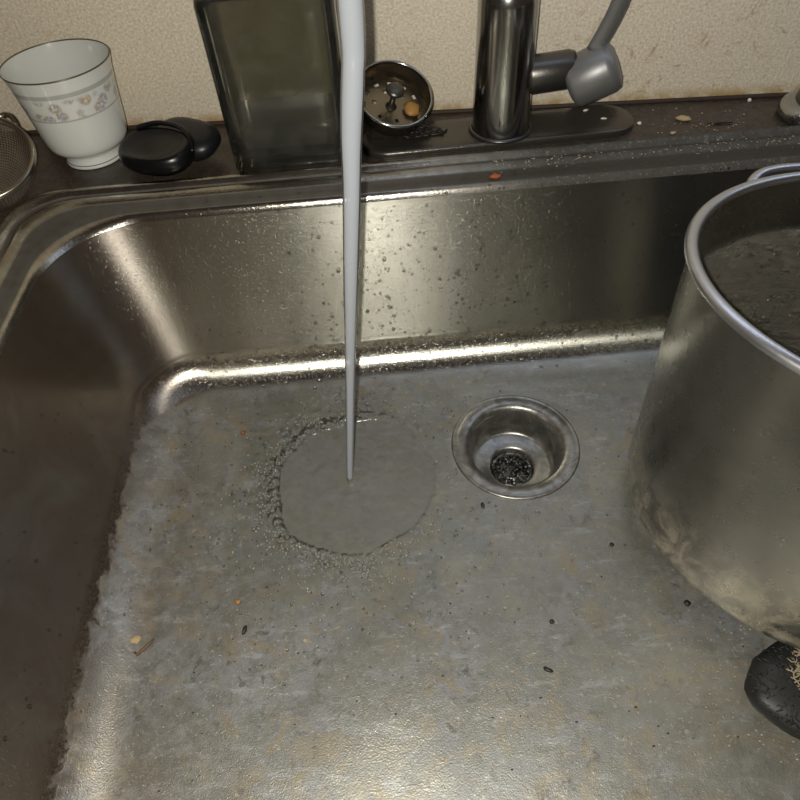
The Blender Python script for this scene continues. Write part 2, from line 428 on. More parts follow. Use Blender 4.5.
mesh_obj('drain_grate', V, F, M_drain, sink)

# ---- countertop around the sink
cloops = []
outer = rim_loops[0]; n = len(outer)
def toward(px, py, X0, X1, Y0, Y1):
    cx, cy = 0.005, -0.08; dx, dy = px-cx, py-cy; s = 1e9
    if dx > 1e-9: s = min(s, (X1-cx)/dx)
    if dx < -1e-9: s = min(s, (X0-cx)/dx)
    if dy > 1e-9: s = min(s, (Y1-cy)/dy)
    if dy < -1e-9: s = min(s, (Y0-cy)/dy)
    return cx+dx*s, cy+dy*s
inner = [(x, y, 0.1800) for x, y, z in outer]
rect = [toward(x, y, -1.25, 1.25, -0.46, 0.385) for x, y, z in outer]
seq = [[(x, y, 0.150) for x, y, z in inner], inner]
for j in range(1, 9): seq.append([(x+(X-x)*j/8, y+(Y-y)*j/8, 0.18) for (x, y, z), (X, Y) in zip(inner, rect)])
seq.append([(X, Y, 0.150) for X, Y in rect])
ct = loft('countertop', list(reversed(seq)), M_counter, None)
for p in ct.data.polygons: p.use_smooth = False
tag(ct, 'dark brown laminate countertop running behind and beside the sink', 'countertop')
cb = rrect(LIP[0]-0.049, LIP[1]+0.049, LIP[2]-0.049, LIP[3]+0.049, rr(0.049))

# ================================================================== WATER
water = thing('running_water', 'bluish grey stream of tap water falling left of the drain, spreading in a round pool', 'water', (-0.155, -0.022, 0.0))
sp = [(-0.111, 0.052, 0.412), (-0.113, 0.045, 0.352), (-0.115, 0.040, 0.334), (-0.120, 0.031, 0.299), (-0.124, 0.022, 0.262), (-0.133, 0.008, 0.189), (-0.144, -0.008, 0.096), (-0.155, -0.022, 0.0012)]
sr = [0.0078, 0.0075, 0.0072, 0.0068, 0.0060, 0.0049, 0.0037, 0.0029]
P = [Vector(p)-Vector((-0.155, -0.022, 0)) for p in spline(sp, 12)]
rad = []
for i in range(len(P)):
    u = i/12; k = min(int(u), len(sr)-2); rad.append((sr[k]+(sr[k+1]-sr[k])*(u-k))*(1+0.025*math.sin(i*0.25)+0.02*noise.noise(Vector((i*0.2, 0, 0)))))
tube_obj('stream', P, rad, M_stream, water, 20)
# film on the floor with a hydraulic jump round the impact point
cx0, cy0 = -0.148, -0.027
def ringR(a): return 0.0705*(1+0.05*math.sin(2*a+0.4)+0.07*noise.noise(Vector((math.cos(a)*2.1, math.sin(a)*2.1, 1.3))))
def ringS(a):
    return 0.12+0.88*max(0.0, math.cos(a-math.radians(155)))**0.6 + 0.12*max(0, math.cos(a+PI/2))
V, F, idx = [], [], {}
st = 0.0016; X0, X1, Y0, Y1 = -0.325, -0.02, -0.215, 0.10
nx, ny = int((X1-X0)/st), int((Y1-Y0)/st)
def floor_z(x, y): return zb*max(0, min(1, (math.hypot(x, y)-0.06)/0.20))
for j in range(ny+1):
    for i in range(nx+1):
        x = X0+i*st; y = Y0+j*st
        dx, dy = x-cx0, y-cy0; r = math.hypot(dx, dy); a = math.atan2(dy, dx)
        edge = 0.135+0.045*noise.noise(Vector((math.cos(a)*1.6, math.sin(a)*1.6, 5)))+0.012*noise.noise(Vector((x*60, y*60, 2)))
        if r > edge or math.hypot(x, y) < 0.062 or y > 0.098: continue
        q = ringR(a); s = ringS(a)
        if r < q: h = 0.0011+0.0001*math.sin(r*900)*(1-r/q)
        else:
            d = r-q
            n1 = noise.noise(Vector((x*170, y*170, 0))); n2 = noise.noise(Vector((x*420, y*420, 4)))
            h = 0.0019+s*math.exp(-((d-0.004)/0.0050)**2)*(0.0032+0.0042*n1+0.0022*n2)+(0.0022*n1+0.0013*n2)*(0.30+0.70*s)*math.exp(-d/0.030)
            h -= 0.0016*max(0, (d-(edge-q)*0.8)/(edge-q)*5*0.2)
        idx[(i, j)] = len(V); V.append(Vector((x+0.155, y+0.022, max(0.0007, h)+0.0008+floor_z(x, y))))
for (i, j), a in list(idx.items()):
    if (i+1, j) in idx and (i, j+1) in idx and (i+1, j+1) in idx: F.append((a, idx[(i+1, j)], idx[(i+1, j+1)], idx[(i, j+1)]))
F1 = [f for f in F if math.hypot(V[f[0]].x-0.155-cx0, V[f[0]].y-0.022-cy0) < ringR(math.atan2(V[f[0]].y-0.022-cy0, V[f[0]].x-0.155-cx0))]
F1s = set(F1)
wf = mesh_obj('water_film', V, [f for f in F if f not in F1s], M_water, water)
mesh_obj('fast_sheet', V, F1, M_sheet, water)
# froth standing in the drain outlet
V, F = [], []
for k in range(150):
    a = random.random()*2*PI; r = 0.0185*math.sqrt(random.random()); s = random.uniform(0.0010, 0.0032)
    v, f = blob_data((r*math.cos(a), r*math.sin(a), -0.0385-random.random()*0.003), s, len(V), n=8, m=5); V += v; F += f
tag(mesh_obj('drain_bubbles', V, F, M_drop), 'clear bubbles and froth sitting in the open drain outlet', 'bubbles', kind='stuff')

# droplets on the back and left walls and along the bend
V, F = [], []; VB, FB = [], []
def wall_pt(side, s, z):
    # s along the wall; inset of the wall at height z
    prof = prof_bowl
    d = prof[0][0]
    for (d0, z0, r0), (d1, z1, r1) in zip(prof, prof[1:]):
        if z1 <= z <= z0: d = d0+(d1-d0)*(z0-z)/(z0-z1); break
    return d
for k in range(1600):
    if k < 1300: z = 0.03+0.145*random.random()**1.25
    else: z = 0.004+0.03*random.random()
    d = wall_pt(0, 0, z)
    sz = random.choice([0.0006, 0.0007, 0.0009, 0.0011, 0.0016])*(0.8+0.5*random.random())
    if k % 7:
        x = random.uniform(-0.31, 0.33)
        if z > 0.06 and -0.31 < x < -0.17 and random.random() < 0.6: continue
        p = (x, LIP[3]+d, z); sc = (1, 0.5, random.uniform(1.0, 1.7))
    else:
        p = (LIP[0]-d, random.uniform(-0.28, 0.07), z); sc = (0.5, 1, random.uniform(1, 1.5)); sz *= 0.8
    v, f = blob_data(p, sz, len(V), sc, n=7, m=5); V += v; F += f
for k in range(420):   # splashes round the pool
    a = random.random()*2*PI; r = random.uniform(0.08, 0.18); x = cx0+r*math.cos(a); y = cy0+r*math.sin(a)
    if y > 0.10 or x < -0.33 or math.hypot(x, y) < 0.062: continue
    s = random.uniform(0.0005, 0.0013)
    v, f = blob_data((x, y, floor_z(x, y)+0.0018), s, len(V), (1, 1, 0.7), n=7, m=5); V += v; F += f
for k in range(1500):   # froth of the pool's rim, thickest on its left and far side
    a = math.radians(random.gauss(165, 50)) if k % 3 else math.radians(random.gauss(-95, 28))
    q = ringR(a)+random.expovariate(1/0.012)+0.002; x = cx0+q*math.cos(a); y = cy0+q*math.sin(a)
    if y > 0.085 or x < -0.32 or math.hypot(x, y) < 0.064: continue
    s = random.uniform(0.0004, 0.0014)
    v, f = blob_data((x, y, floor_z(x, y)+0.0030), s, len(VB), (1, 1, 0.8), n=8, m=5); VB += v; FB += f
for k in range(46):    # beads hanging under the lip and on the rim
    x = random.uniform(-0.30, 0.10)
    v, f = blob_data((x, LIP[3]+random.choice([-0.001, 0.012, 0.016]), 0.1755 if k % 3 else 0.1800), random.uniform(0.0007, 0.0015), len(V), (1.2, .8, .9), n=8, m=5)
    V += v; F += f
tag(mesh_obj('water_droplets', V, F, M_drop), 'clear water droplets splashed over the sink walls and floor', 'droplets', kind='stuff')
tag(mesh_obj('pool_froth', VB, FB, M_bubble), 'froth of small bubbles around the round pool under the stream', 'bubbles', kind='stuff')

# ================================================================== DRAIN-SIDE GRIT
V, F = [], []
def on_floor(x, y): return -0.345 < x < 0.345 and -0.275 < y < 0.108 and math.hypot(x, y) > 0.062
for k in range(420):
    x = random.uniform(-0.34, 0.34); y = random.uniform(-0.27, 0.105)
    if not on_floor(x, y): continue
    if math.hypot(x-cx0, y-cy0) < 0.075: continue
    s = random.choice([0.00030, 0.00035, 0.00045, 0.0007])
    v, f = blob_data((x, y, floor_z(x, y)+s*0.5+0.0006), s, len(V), (random.uniform(0.8, 1.7), 1, 0.6), n=5, m=3, jit=0.3); V += v; F += f
tag(mesh_obj('burnt_grit', V, F, M_dark), 'tiny dark specks of burnt food scattered over the sink floor', 'grit', kind='stuff')
V, F = [], []
for k in range(700):
    if k < 260: x = random.uniform(-0.34, 0.30); y = random.gauss(-0.19, 0.035)
    elif k < 560: x = random.uniform(0.02, 0.14); y = random.gauss(-0.225, 0.022)
    else: x = random.uniform(-0.33, 0.0); y = random.uniform(0.085, 0.113)
    if not on_floor(x, y): continue
    s = random.choice([0.00035, 0.0005, 0.0007])
    v, f = blob_data((x, y, floor_z(x, y)+s*0.5+0.0006), s, len(V), (random.uniform(0.8, 1.8), 1, 0.5), n=5, m=3, jit=0.3); V += v; F += f
tag(mesh_obj('pale_grit', V, F, M_grit), 'tiny tan food particles scattered over the sink floor', 'grit', kind='stuff')
# crumbs on the rim's grimy stretch and the counter to the right of the tap
V, F = [], []
for k in range(300):
    x = random.uniform(0.0, 0.33); y = random.choice([random.gauss(0.178, 0.006), random.uniform(0.21, 0.262)])
    s = random.choice([0.0004, 0.0006, 0.0008])
    if 0.255 < x and y > 0.19: continue
    if y > 0.205 and x < 0.16: continue
    if y > 0.262-0.075*(x-0.05)+0.01: continue
    v, f = blob_data((x, y, (0.1842 if y < 0.2 else 0.1804)+s*0.3), s, len(V), (random.uniform(0.8, 1.8), 1, 0.6), n=5, m=3, jit=0.35); V += v; F += f
tag(mesh_obj('counter_grit', V, F, M_grit), 'fine tan crumbs along the sink rim and counter right of the tap', 'grit', kind='stuff')

# ================================================================== CRUMBS one by one
def crumb(name, label, x, y, z, s, sc, mat, rz=0, group=None, seed=0):
    rg = random.Random(seed+int(x*9999)+int(y*777))
    V, F = blob_data((0, 0, 0), s, 0, sc, n=9, m=6, jit=0.22, rng=rg)
    o = mesh_obj(name, V, F, mat); o.location = (x, y, z+s*sc[2]*0.8); o.rotation_euler = (0, 0, rz)
    return tag(o, label, 'crumb', group or ('food crumbs on the sink floor' if z < 0.1 else 'food crumbs on the counter and rim'))
crumb('food_crumb', 'yellow tan food crumb beside the bent twig at the lower left of the sink floor', -0.323, -0.151, zb, 0.0042, (1.1, 0.8, 0.45), M_tan, 0.3)
crumb('food_crumb', 'orange speck on the sink floor between the crumb and the water pool', -0.246, -0.128, zb, 0.0020, (1.1, 0.9, 0.6), M_orange)
crumb('food_crumb', 'small black burnt flake right of the twig on the sink floor', -0.239, -0.151, zb, 0.0024, (0.7, 1.5, 0.5), M_dark, -0.3)
crumb('food_crumb', 'round black crumb on the sink floor just left of the pot base', 0.101, -0.162, 0.0015, 0.0026, (1, 1, 0.7), M_dark)
crumb('food_crumb', 'black crumb just in front of the drain', -0.040, -0.061, 0.0, 0.0022, (0.8, 1.4, 0.6), M_dark, 0.2)
crumb('food_crumb', 'tiny black crumb on the sink floor midway between drain and front flake', -0.004, -0.166, 0.001, 0.0019, (1, 0.9, 0.7), M_dark)
crumb('food_crumb', 'black L-shaped crumb at the front of the sink floor below the drain', -0.015, -0.200, 0.001, 0.0026, (1.4, 0.7, 0.5), M_dark, -0.5)
crumb('food_crumb', 'tiny black crumb between the drain and the pot base', 0.059, -0.108, 0.0005, 0.0017, (1, 1, 0.7), M_dark)
crumb('food_crumb', 'red brown crumb on the sink floor up and left of the water pool', -0.257, 0.041, zb, 0.0020, (1.2, 1, 0.6), M_rust)
crumb('food_crumb', 'golden speck at the front of the sink floor below the water pool', -0.192, -0.163, zb, 0.0016, (1.2, 1, 0.6), M_tan)
crumb('food_crumb', 'white crumb at the left end of the back bend in the sink floor', -0.306, 0.1115, 0.0020, 0.0028, (1, 1, 0.7), M_white)
crumb('food_crumb', 'white crumb on the back bend of the sink, left of the stream', -0.240, 0.109, 0.0020, 0.0022, (1, 1, 0.7), M_white)
crumb('food_crumb', 'rust orange crumb on the sink rim in front of the tap', -0.001, 0.164, 0.1795, 0.0046, (1.2, 0.7, 0.55), M_rust)
crumb('food_crumb', 'tan seed shaped crumb lying on the counter right of the tap', 0.195, 0.236, 0.18, 0.0048, (1.5, 0.65, 0.5), M_tan, -0.45)
crumb('food_crumb', 'small tan crumb on the counter in front of the tan seed', 0.177, 0.213, 0.18, 0.0024, (1.3, 0.8, 0.5), M_tan, 0.2)
crumb('food_crumb', 'pale crumb on the counter at the right tip of the tap plate', 0.152, 0.236, 0.18, 0.0022, (1, 0.9, 0.6), M_white)
crumb('food_crumb', 'white flake on the tap plate below the grey handle', 0.105, 0.259, 0.1862, 0.0021, (1.4, 0.7, 0.4), M_white, 0.4)
crumb('food_crumb', 'white flake near the front edge of the tap plate', 0.117, 0.240, 0.1862, 0.0021, (1.5, 0.6, 0.4), M_white, -0.2)
crumb('food_crumb', 'white crumb at the foot of the wall left of the chrome ring', 0.271, 0.262, 0.18, 0.0020, (1, 1, 0.8), M_white)
# bent twig and a dark hair on the counter
tw = tube_obj('twig', [(-0.3215, -0.1605, zb+0.0018), (-0.319, -0.1625, zb+0.0018), (-0.316, -0.160, zb+0.002), (-0.312, -0.156, zb+0.002), (-0.308, -0.1515, zb+0.0022)], [0.0007, 0.0012, 0.0014, 0.0013, 0.0006], M_twig, n=8)
tag(tw, 'short brown hooked twig lying on the sink floor at the lower left', 'twig')
hr = tube_obj('food_sliver', [(0.214, 0.2245, 0.181), (0.224, 0.2235, 0.1812), (0.238, 0.222, 0.181)], [0.0004, 0.0011, 0.0004], M_dark, n=6)
tag(hr, 'thin dark sliver lying on the counter between the seed and the chrome ring', 'crumb')
# ================================================================== STOCK POT
tx, ty = -0.1112, 0.0264
potb = thing('stock_pot', 'large tall stainless steel stock pot tilted in the right of the sink', 'pot', (0.2121, -0.0974, 0.0175), rot=(0, 0, 0))
potb.rotation_mode = 'XYZ'
Mr = Matrix.Rotation(tx, 3, 'X') @ Matrix.Rotation(ty, 3, 'Y')
potb.rotation_euler = Mr.to_euler('XYZ')
PR, PH = 0.1364, 0.222
prof = [(0.004, 0.0002), (0.06, 0.0), (0.118, 0.0), (0.1265, 0.0010), (0.1325, 0.0045), (0.1355, 0.0095), (PR, 0.016)]
prof += [(PR, 0.016+(PH-0.020)*i/12) for i in range(1, 13)]
def lathe_uv(name, prof, mat, parent, n=96):
    V, F = lathe_data(prof, n); U = [(k/n, i/len(prof)) for i in range(len(prof)) for k in range(n)]
    o = mesh_obj(name, V, F, mat, parent, True, U); ul = o.data.uv_layers['UVMap']
    for p in o.data.polygons:
        us = [ul.data[li].uv[0] for li in p.loop_indices]
        if max(us)-min(us) > 0.5:
            for li in p.loop_indices:
                if ul.data[li].uv[0] < 0.5: ul.data[li].uv = (ul.data[li].uv[0]+1, ul.data[li].uv[1])
    return o
lathe_uv('pot_body', prof, M_pot, potb)
ip = [(PR-0.0012, PH-0.003)]+[(PR-0.0014, PH-0.003-(PH-0.020)*i/14) for i in range(1, 15)]+[(PR-0.004, 0.010), (PR-0.010, 0.006), (PR-0.018, 0.0045), (0.06, 0.004), (0.003, 0.004)]
lathe_uv('pot_lining', ip, M_potin, potb)
rp = [(PR+0.0008+0.0043*math.cos(a), PH-0.0012+0.0036*math.sin(a)) for a in [2*PI*k/16 for k in range(17)]]
lathe_uv('pot_rim', rp, M_potrim, potb, 128)
def pot_handle(ang):
    p = []
    A = Matrix.Rotation(ang, 3, 'Z')
    zc = PH-0.030
    pts = [(PR-0.001, -0.048, zc-0.004), (PR+0.010, -0.048, zc+0.003), (PR+0.026, -0.044, zc+0.010), (PR+0.038, -0.030, zc+0.014), (PR+0.043, 0, zc+0.015),
           (PR+0.038, 0.030, zc+0.014), (PR+0.026, 0.044, zc+0.010), (PR+0.010, 0.048, zc+0.003), (PR-0.001, 0.048, zc-0.004)]
    o = tube_obj('handle', [A @ q for q in spline(pts, 6)], 0.0044, M_potrim, potb, 12)
    for s in (-1, 1):
        V, F = lathe_data([(0.0, 0.003), (0.008, 0.0022), (0.0115, 0.0005), (0.012, -0.0008)], 16)
        T = A @ Matrix.Rotation(PI/2, 3, 'Y')
        V = [A @ Vector((PR-0.0002, s*0.047, zc-0.004)) + T @ v for v in V]
        mesh_obj('handle_bracket', V, F, M_pot, o)
pot_handle(math.radians(84)); pot_handle(math.radians(84+180))
# food on the pot
def on_pot(ang, z, inside, s, sc, mat, label):
    a = math.radians(ang); r = (PR-0.0014-s*0.25) if inside else (PR+s*0.25)
    V, F = blob_data((0, 0, 0), s, 0, sc, n=9, m=6, jit=0.2)
    o = mesh_obj('food_crumb', V, F, mat)
    o.matrix_world = Matrix.Translation((0.2121, -0.0974, 0.0175)) @ (Mr.to_4x4()) @ Matrix.Translation((r*math.cos(a), r*math.sin(a), z)) @ Matrix.Rotation(a, 4, 'Z')
    return tag(o, label, 'crumb', 'food grains stuck to the pot')
on_pot(152, 0.196, True, 0.0042, (0.4, 0.8, 1.3), M_white, 'upper yellowish grain stuck inside the pot near its left rim')
on_pot(166, 0.196, True, 0.0034, (0.4, 0.8, 1.3), M_white, 'lower yellowish grain stuck inside the pot near its left rim')
on_pot(250, 0.050, False, 0.0030, (0.4, 1.0, 1.0), M_white, 'white grain stuck on the outside of the pot near its base')
# ---- black scouring pad under the front of the pot
pad = thing('scouring_pad', 'black scouring pad with tan fibres wedged under the front of the pot', 'pad', (0.176, -0.232, 0.0026))
V, F = [], []
for i in range(17):
    ph = -PI/2+PI*i/16
    for k in range(48):
        a = 2*PI*k/48; e = 0.55
        c = math.copysign(abs(math.cos(ph))**e, math.cos(ph)); s = math.copysign(abs(math.sin(ph))**0.8, math.sin(ph))
        q = 1+0.06*noise.noise(Vector((math.cos(a)*3, math.sin(a)*3, i*0.4)))
        V.append(Vector((0.062*c*math.cos(a)*q, 0.036*c*math.sin(a)*q, 0.0125+0.0120*s)))
for i in range(16):
    for k in range(48): a = i*48+k; b = i*48+(k+1) % 48; F.append((a, b, b+48, a+48))
mesh_obj('pad_body', V, F, M_fibre, pad)
def fibres(name, n, mat, xr, yr, zr, r):
    V, F = [], []
    for k in range(n):
        u = random.random()*2*PI; q = math.sqrt(random.random())
        c = Vector((xr[0]+(xr[1]-xr[0])*(0.5+0.5*q*math.cos(u)), yr[0]+(yr[1]-yr[0])*(0.5+0.5*q*math.sin(u)), 0))
        e = max(0.0, 1-(c.x/0.062)**2-(c.y/0.036)**2)
        c.z = 0.0125+0.0120*e**0.4+random.uniform(*zr)
        a = random.random()*2*PI; L = random.uniform(0.002, 0.005); b = random.uniform(-1, 1)
        pts = [c+Vector((L*t*math.cos(a+b*t), L*t*math.sin(a+b*t), 0.0012*math.sin(PI*(t+1)/2))) for t in (-1, -0.4, 0.2, 0.7, 1)]
        v, f = tube_data(pts, r, 4, len(V)); V += v; F += f
    tag(mesh_obj(name, V, F, mat, pad), kind='stuff')
fibres('dark_fibres', 700, M_fibre, (-0.060, 0.060), (-0.035, 0.035), (-0.001, 0.0010), 0.0005)
fibres('tan_fibres', 520, M_tanfibre, (-0.034, 0.056), (-0.020, 0.030), (-0.0002, 0.0016), 0.0005)

# ================================================================== FAUCET
tap = thing('kitchen_faucet', 'chrome single lever kitchen faucet standing on its long stained base plate', 'faucet', (0.0165, 0.239, 0.18))
L0 = [(x-0.0165, y-0.239) for x, y in rrect(-0.118, 0.147, 0.2135, 0.2680, 0.026, 12, (10, 4))]
def inset_loop(L, d, z):
    n = len(L); out = []
    for k in range(n):
        a = Vector(L[k-1]); b = Vector(L[(k+1) % n]); t = (b-a).normalized(); nrm = Vector((-t.y, t.x))
        out.append((L[k][0]+nrm.x*d, L[k][1]+nrm.y*d, z))
    return out
# the plate runs parallel to the wall
Rz = Matrix.Rotation(math.radians(1.2), 3, 'Z')
pl = [[tuple(Rz @ Vector(p)) for p in inset_loop(L0, d, z)] for d, z in ((0, 0.0003), (0, 0.0045), (0.0008, 0.0058), (0.0022, 0.0064), (0.010, 0.0066), (0.022, 0.0066))]
o = loft('base_plate', pl, M_plate, tap)
bm = bmesh.new(); bm.from_mesh(o.data); bm.verts.ensure_lookup_table(); nn = len(L0); bm.faces.new([bm.verts[len(bm.verts)-nn+k] for k in range(nn)]); bm.to_mesh(o.data); bm.free()
lathe('base_ring', [(0.0, 0.0066), (0.0300, 0.0066), (0.0302, 0.0080), (0.0290, 0.0092), (0.0275, 0.0096)], M_chrome_dark, tap, 64)
lathe('body', [(0.0270, 0.0090), (0.0268, 0.030), (0.0262, 0.060), (0.0258, 0.095), (0.0256, 0.120), (0.0245, 0.128), (0.0215, 0.134), (0.0150, 0.138), (0.0135, 0.141)], M_chrome, tap, 64)
spt = [(0, 0, 0.138), (0, 0, 0.20), (-0.004, -0.006, 0.262), (-0.026, -0.038, 0.315), (-0.062, -0.091, 0.338), (-0.100, -0.147, 0.318), (-0.121, -0.177, 0.275), (-0.1270, -0.1865, 0.252)]
tube_obj('spout', spline(spt, 8), 0.0125, M_chrome, tap, 24)
lathe('aerator', [(0.0, 0.020), (0.0140, 0.020), (0.0145, 0.016), (0.0145, 0.002), (0.0128, 0.0), (0.0100, 0.0), (0.0098, 0.004), (0.0, 0.004)], M_chrome_dark, tap, 32,
      M=Matrix.Translation((-0.1275, -0.187, 0.232)))
# side valve and its lever: dark barrel, paler grey cap
Mb = Matrix.Translation((0.020, 0.0, 0.055)) @ Matrix.Rotation(math.radians(86), 4, 'Y')
lathe('valve_barrel', [(0.0, 0.0), (0.0150, 0.0), (0.0165, 0.004), (0.0165, 0.040), (0.0150, 0.044), (0.0, 0.044)], M_chrome_dark, tap, 40, M=Mb)
Mc = Matrix.Translation((0.062, -0.003, 0.045)) @ Matrix.Rotation(math.radians(-12), 4, 'Z') @ Matrix.Rotation(math.radians(62), 4, 'Y')
lv = lathe('lever_cap', [(0.0, -0.002), (0.0150, -0.002), (0.0205, 0.000), (0.0225, 0.004), (0.0225, 0.034), (0.0205, 0.040), (0.013, 0.043), (0.0, 0.044)], M_handle, tap, 48, M=Mc)
lv['label'] = 'matt grey handle cap'
tube_obj('lever_arm', spline([(0.078, -0.006, 0.075), (0.088, -0.012, 0.105), (0.094, -0.022, 0.145), (0.096, -0.034, 0.175)], 6), [0.0075]*12+[0.0065]*7, M_handle, lv, 16, 0.6)

# ================================================================== CHROME RING at the right
ring = thing('sprayer_base', 'shiny chrome round sprayer base on the counter behind the pot', 'fixture', (0.3165, 0.2215, 0.18))
lathe('flange', [(0.0310, 0.0002), (0.0340, 0.002), (0.0345, 0.006), (0.0325, 0.0115), (0.0275, 0.0150), (0.0225, 0.0160)], M_chrome, ring, 64)
lathe('collar', [(0.0225, 0.0140), (0.0222, 0.0205), (0.0205, 0.0225), (0.0170, 0.0230), (0.0155, 0.0200), (0.0, 0.0190)], M_chrome_dark, ring, 48)

# ================================================================== CUP
cup = thing('teacup', 'white porcelain footed cup with grey lines and a floral band, left of the black lid', 'cup', (-0.381, 0.266, 0.18))
def cup_mat():
    t = NT('floral_porcelain')
    X, Y, Z = t.z()
    def band(z0, z1, soft=0.0004): return t.math('MULTIPLY', t.rng(Z, z0-soft, z0+soft), t.rng(Z, z1+soft, z1-soft))
    col = t.mix(t.rng(t.noise(6, 2, 0.5), 0.3, 0.7), (0.66, 0.67, 0.62), (0.70, 0.71, 0.67))
    # flower sprays between the two grey lines
    fl = band(0.0560, 0.0740, 0.003)
    vor = t.n('ShaderNodeTexVoronoi'); vor.inputs['Scale'].default_value = 88; vor.inputs['Randomness'].default_value = 0.9
    t.l(t.coord(), vor.inputs['Vector'])
    pet = t.rng(vor.outputs['Distance'], 0.62, 0.40)
    pet = t.math('MULTIPLY', pet, t.rng(t.noise(420, 3, 0.7), 0.36, 0.52))
    vary = t.noise(70, 2, 0.5)
    pc = t.ramp(vary, [(0.30, (0.30, 0.33, 0.36)), (0.42, (0.42, 0.35, 0.40)), (0.50, (0.30, 0.33, 0.25)), (0.58, (0.52, 0.36, 0.22)), (0.66, (0.30, 0.31, 0.34))])
    col = t.mix(t.math('MULTIPLY', t.math('MULTIPLY', pet, fl), 0.95), col, pc)
    for z0, z1 in ((0.0545, 0.0560), (0.0760, 0.0800)):
        col = t.mix(t.math('MULTIPLY', band(z0, z1, 0.0005), 0.75), col, (0.34, 0.35, 0.33))
    col = t.mix(band(0.0036, 0.0043, 0.0003), col, (0.10, 0.085, 0.05))
    return t.done(t.bsdf(col, 0.12, 0.0, None, Coat_Weight=0.4))
M_cup = cup_mat()
M_cupin = simple('plain_porcelain', (0.60, 0.61, 0.57), 0.14)
M_gilt = simple('dark_gilt_line', (0.14, 0.12, 0.08), 0.35, 0.5)
lathe('body', [(0.0, 0.0030), (0.0235, 0.0028), (0.0250, 0.0002), (0.0270, 0.0002), (0.0282, 0.0012), (0.0278, 0.0030), (0.0262, 0.0060), (0.0256, 0.0100), (0.0262, 0.0118), (0.0300, 0.0138),
               (0.0345, 0.0168), (0.0368, 0.0200), (0.0380, 0.0240), (0.0390, 0.0310), (0.0402, 0.0420), (0.0417, 0.0560), (0.0435, 0.0700), (0.0452, 0.0820), (0.0470, 0.0900), (0.0474, 0.0915)], M_cup, cup, 80)
lathe('lining', [(0.0466, 0.0915), (0.0440, 0.0820), (0.0405, 0.0560), (0.0380, 0.0300), (0.0350, 0.0200), (0.0250, 0.0165), (0.0, 0.0160)], M_cupin, cup, 80)
lathe('rim_line', [(0.0474, 0.0912), (0.0476, 0.0920), (0.0470, 0.0925), (0.0464, 0.0920), (0.0466, 0.0912)], M_gilt, cup, 80)

# ================================================================== MESH STRAINER at the far left
st_loc = (-0.452, 0.195, 0.18)
strn = thing('mesh_strainer', 'round wire mesh strainer with a steel rim at the left edge', 'strainer', st_loc)
def mesh_mat():
    t = NT('woven_wire')
    tc = t.n('ShaderNodeTexCoord'); sp_ = t.n('ShaderNodeSeparateXYZ'); t.l(tc.outputs['UV'], sp_.inputs[0])
    def wv(s, f): return t.math('ABSOLUTE', t.math('SINE', t.math('MULTIPLY', s, f)))
    a = t.math('LESS_THAN', wv(sp_.outputs[0], 300.0), 0.62); b = t.math('LESS_THAN', wv(sp_.outputs[1], 90.0), 0.62)
    wire = t.math('MAXIMUM', a, b)
    bs = t.bsdf(t.mix(t.noise(90, 4, 0.6), (0.15, 0.12, 0.09), (0.34, 0.30, 0.24)), 0.42, 0.7)
    tr = t.n('ShaderNodeBsdfTransparent'); m = t.n('ShaderNodeMixShader')
    t.l(wire, m.inputs[0]); t.l(tr.outputs[0], m.inputs[1]); t.l(bs.outputs[0], m.inputs[2]); return t.done(m)
SR = 0.046
Mt = Matrix.Translation((0, 0, 0.043)) @ Matrix.Rotation(math.radians(20), 4, 'X') @ Matrix.Rotation(math.radians(10), 4, 'Y')
lathe('mesh_bowl', [(SR*math.cos(a), -SR*0.95*math.sin(a)) for a in [PI/2*i/16 for i in range(17)]], mesh_mat(), strn, 72, M=Mt)
M_srim = simple('strainer_rim_steel', (0.42, 0.38, 0.31), 0.28, 1.0, (200, 0.15, 0.0006))
lathe('rim', [(SR+0.0005+0.0024*math.cos(a), 0.0038*math.sin(a)) for a in [2*PI*k/14 for k in range(15)]], M_srim, strn, 72, M=Mt)
hk = [Mt @ Vector(p) for p in ((0.012, SR-0.001, 0.001), (0.015, SR+0.002, 0.002), (0.020, SR+0.003, 0.003), (0.025, SR-0.001, 0.002), (0.028, SR*0.84, 0.001))]
tube_obj('hook', spline(hk, 6), 0.0022, M_srim, strn, 10)

# ================================================================== BLACK LID PIECES
lid = thing('rubber_lid', 'glossy black folded rubber sink cover on the counter between cup and jar', 'cover', (-0.299, 0.238, 0.18), rot=(0, 0, math.radians(-6)))
def pillow(name, a, b, h, loc, rot, mat, ex=0.8, dish=0.0):
    V, F = [], []; N, K = 20, 56
    M = Matrix.Translation(loc) @ rot
    for i in range(N+1):
        ph = -PI/2+PI*i/N
        for k in range(K):
            t = 2*PI*k/K; c = math.cos(ph); s = math.sin(ph)
            cr = abs(c)**0.6
            cx_ = math.copysign(abs(math.cos(t))**ex, math.cos(t)); sy_ = math.copysign(abs(math.sin(t))**ex, math.sin(t))
            z = h*math.copysign(abs(s)**0.9, s)
            if s > 0: z -= dish*h*max(0, 1-(cr/0.86)**4)
            V.append(M @ Vector((a*cr*cx_, b*cr*sy_, z)))
    for i in range(N):
        for k in range(K): q = i*K+k; r = i*K+(k+1) % K; F.append((q, r, r+K, q+K))
    return mesh_obj(name, V, F, mat, lid)
I4 = Matrix.Identity(4)
pillow('front_flap', 0.0370, 0.0270, 0.0145, (-0.008, -0.010, 0.0185), Matrix.Rotation(math.radians(-16), 4, 'Z') @ Matrix.Rotation(math.radians(8), 4, 'X'), M_black, 0.85, 0.55)
pillow('back_flap', 0.0350, 0.0225, 0.0120, (0.014, 0.012, 0.0180), Matrix.Rotation(math.radians(-24), 4, 'Z') @ Matrix.Rotation(math.radians(14), 4, 'X'), M_black2, 0.75, 0.0)
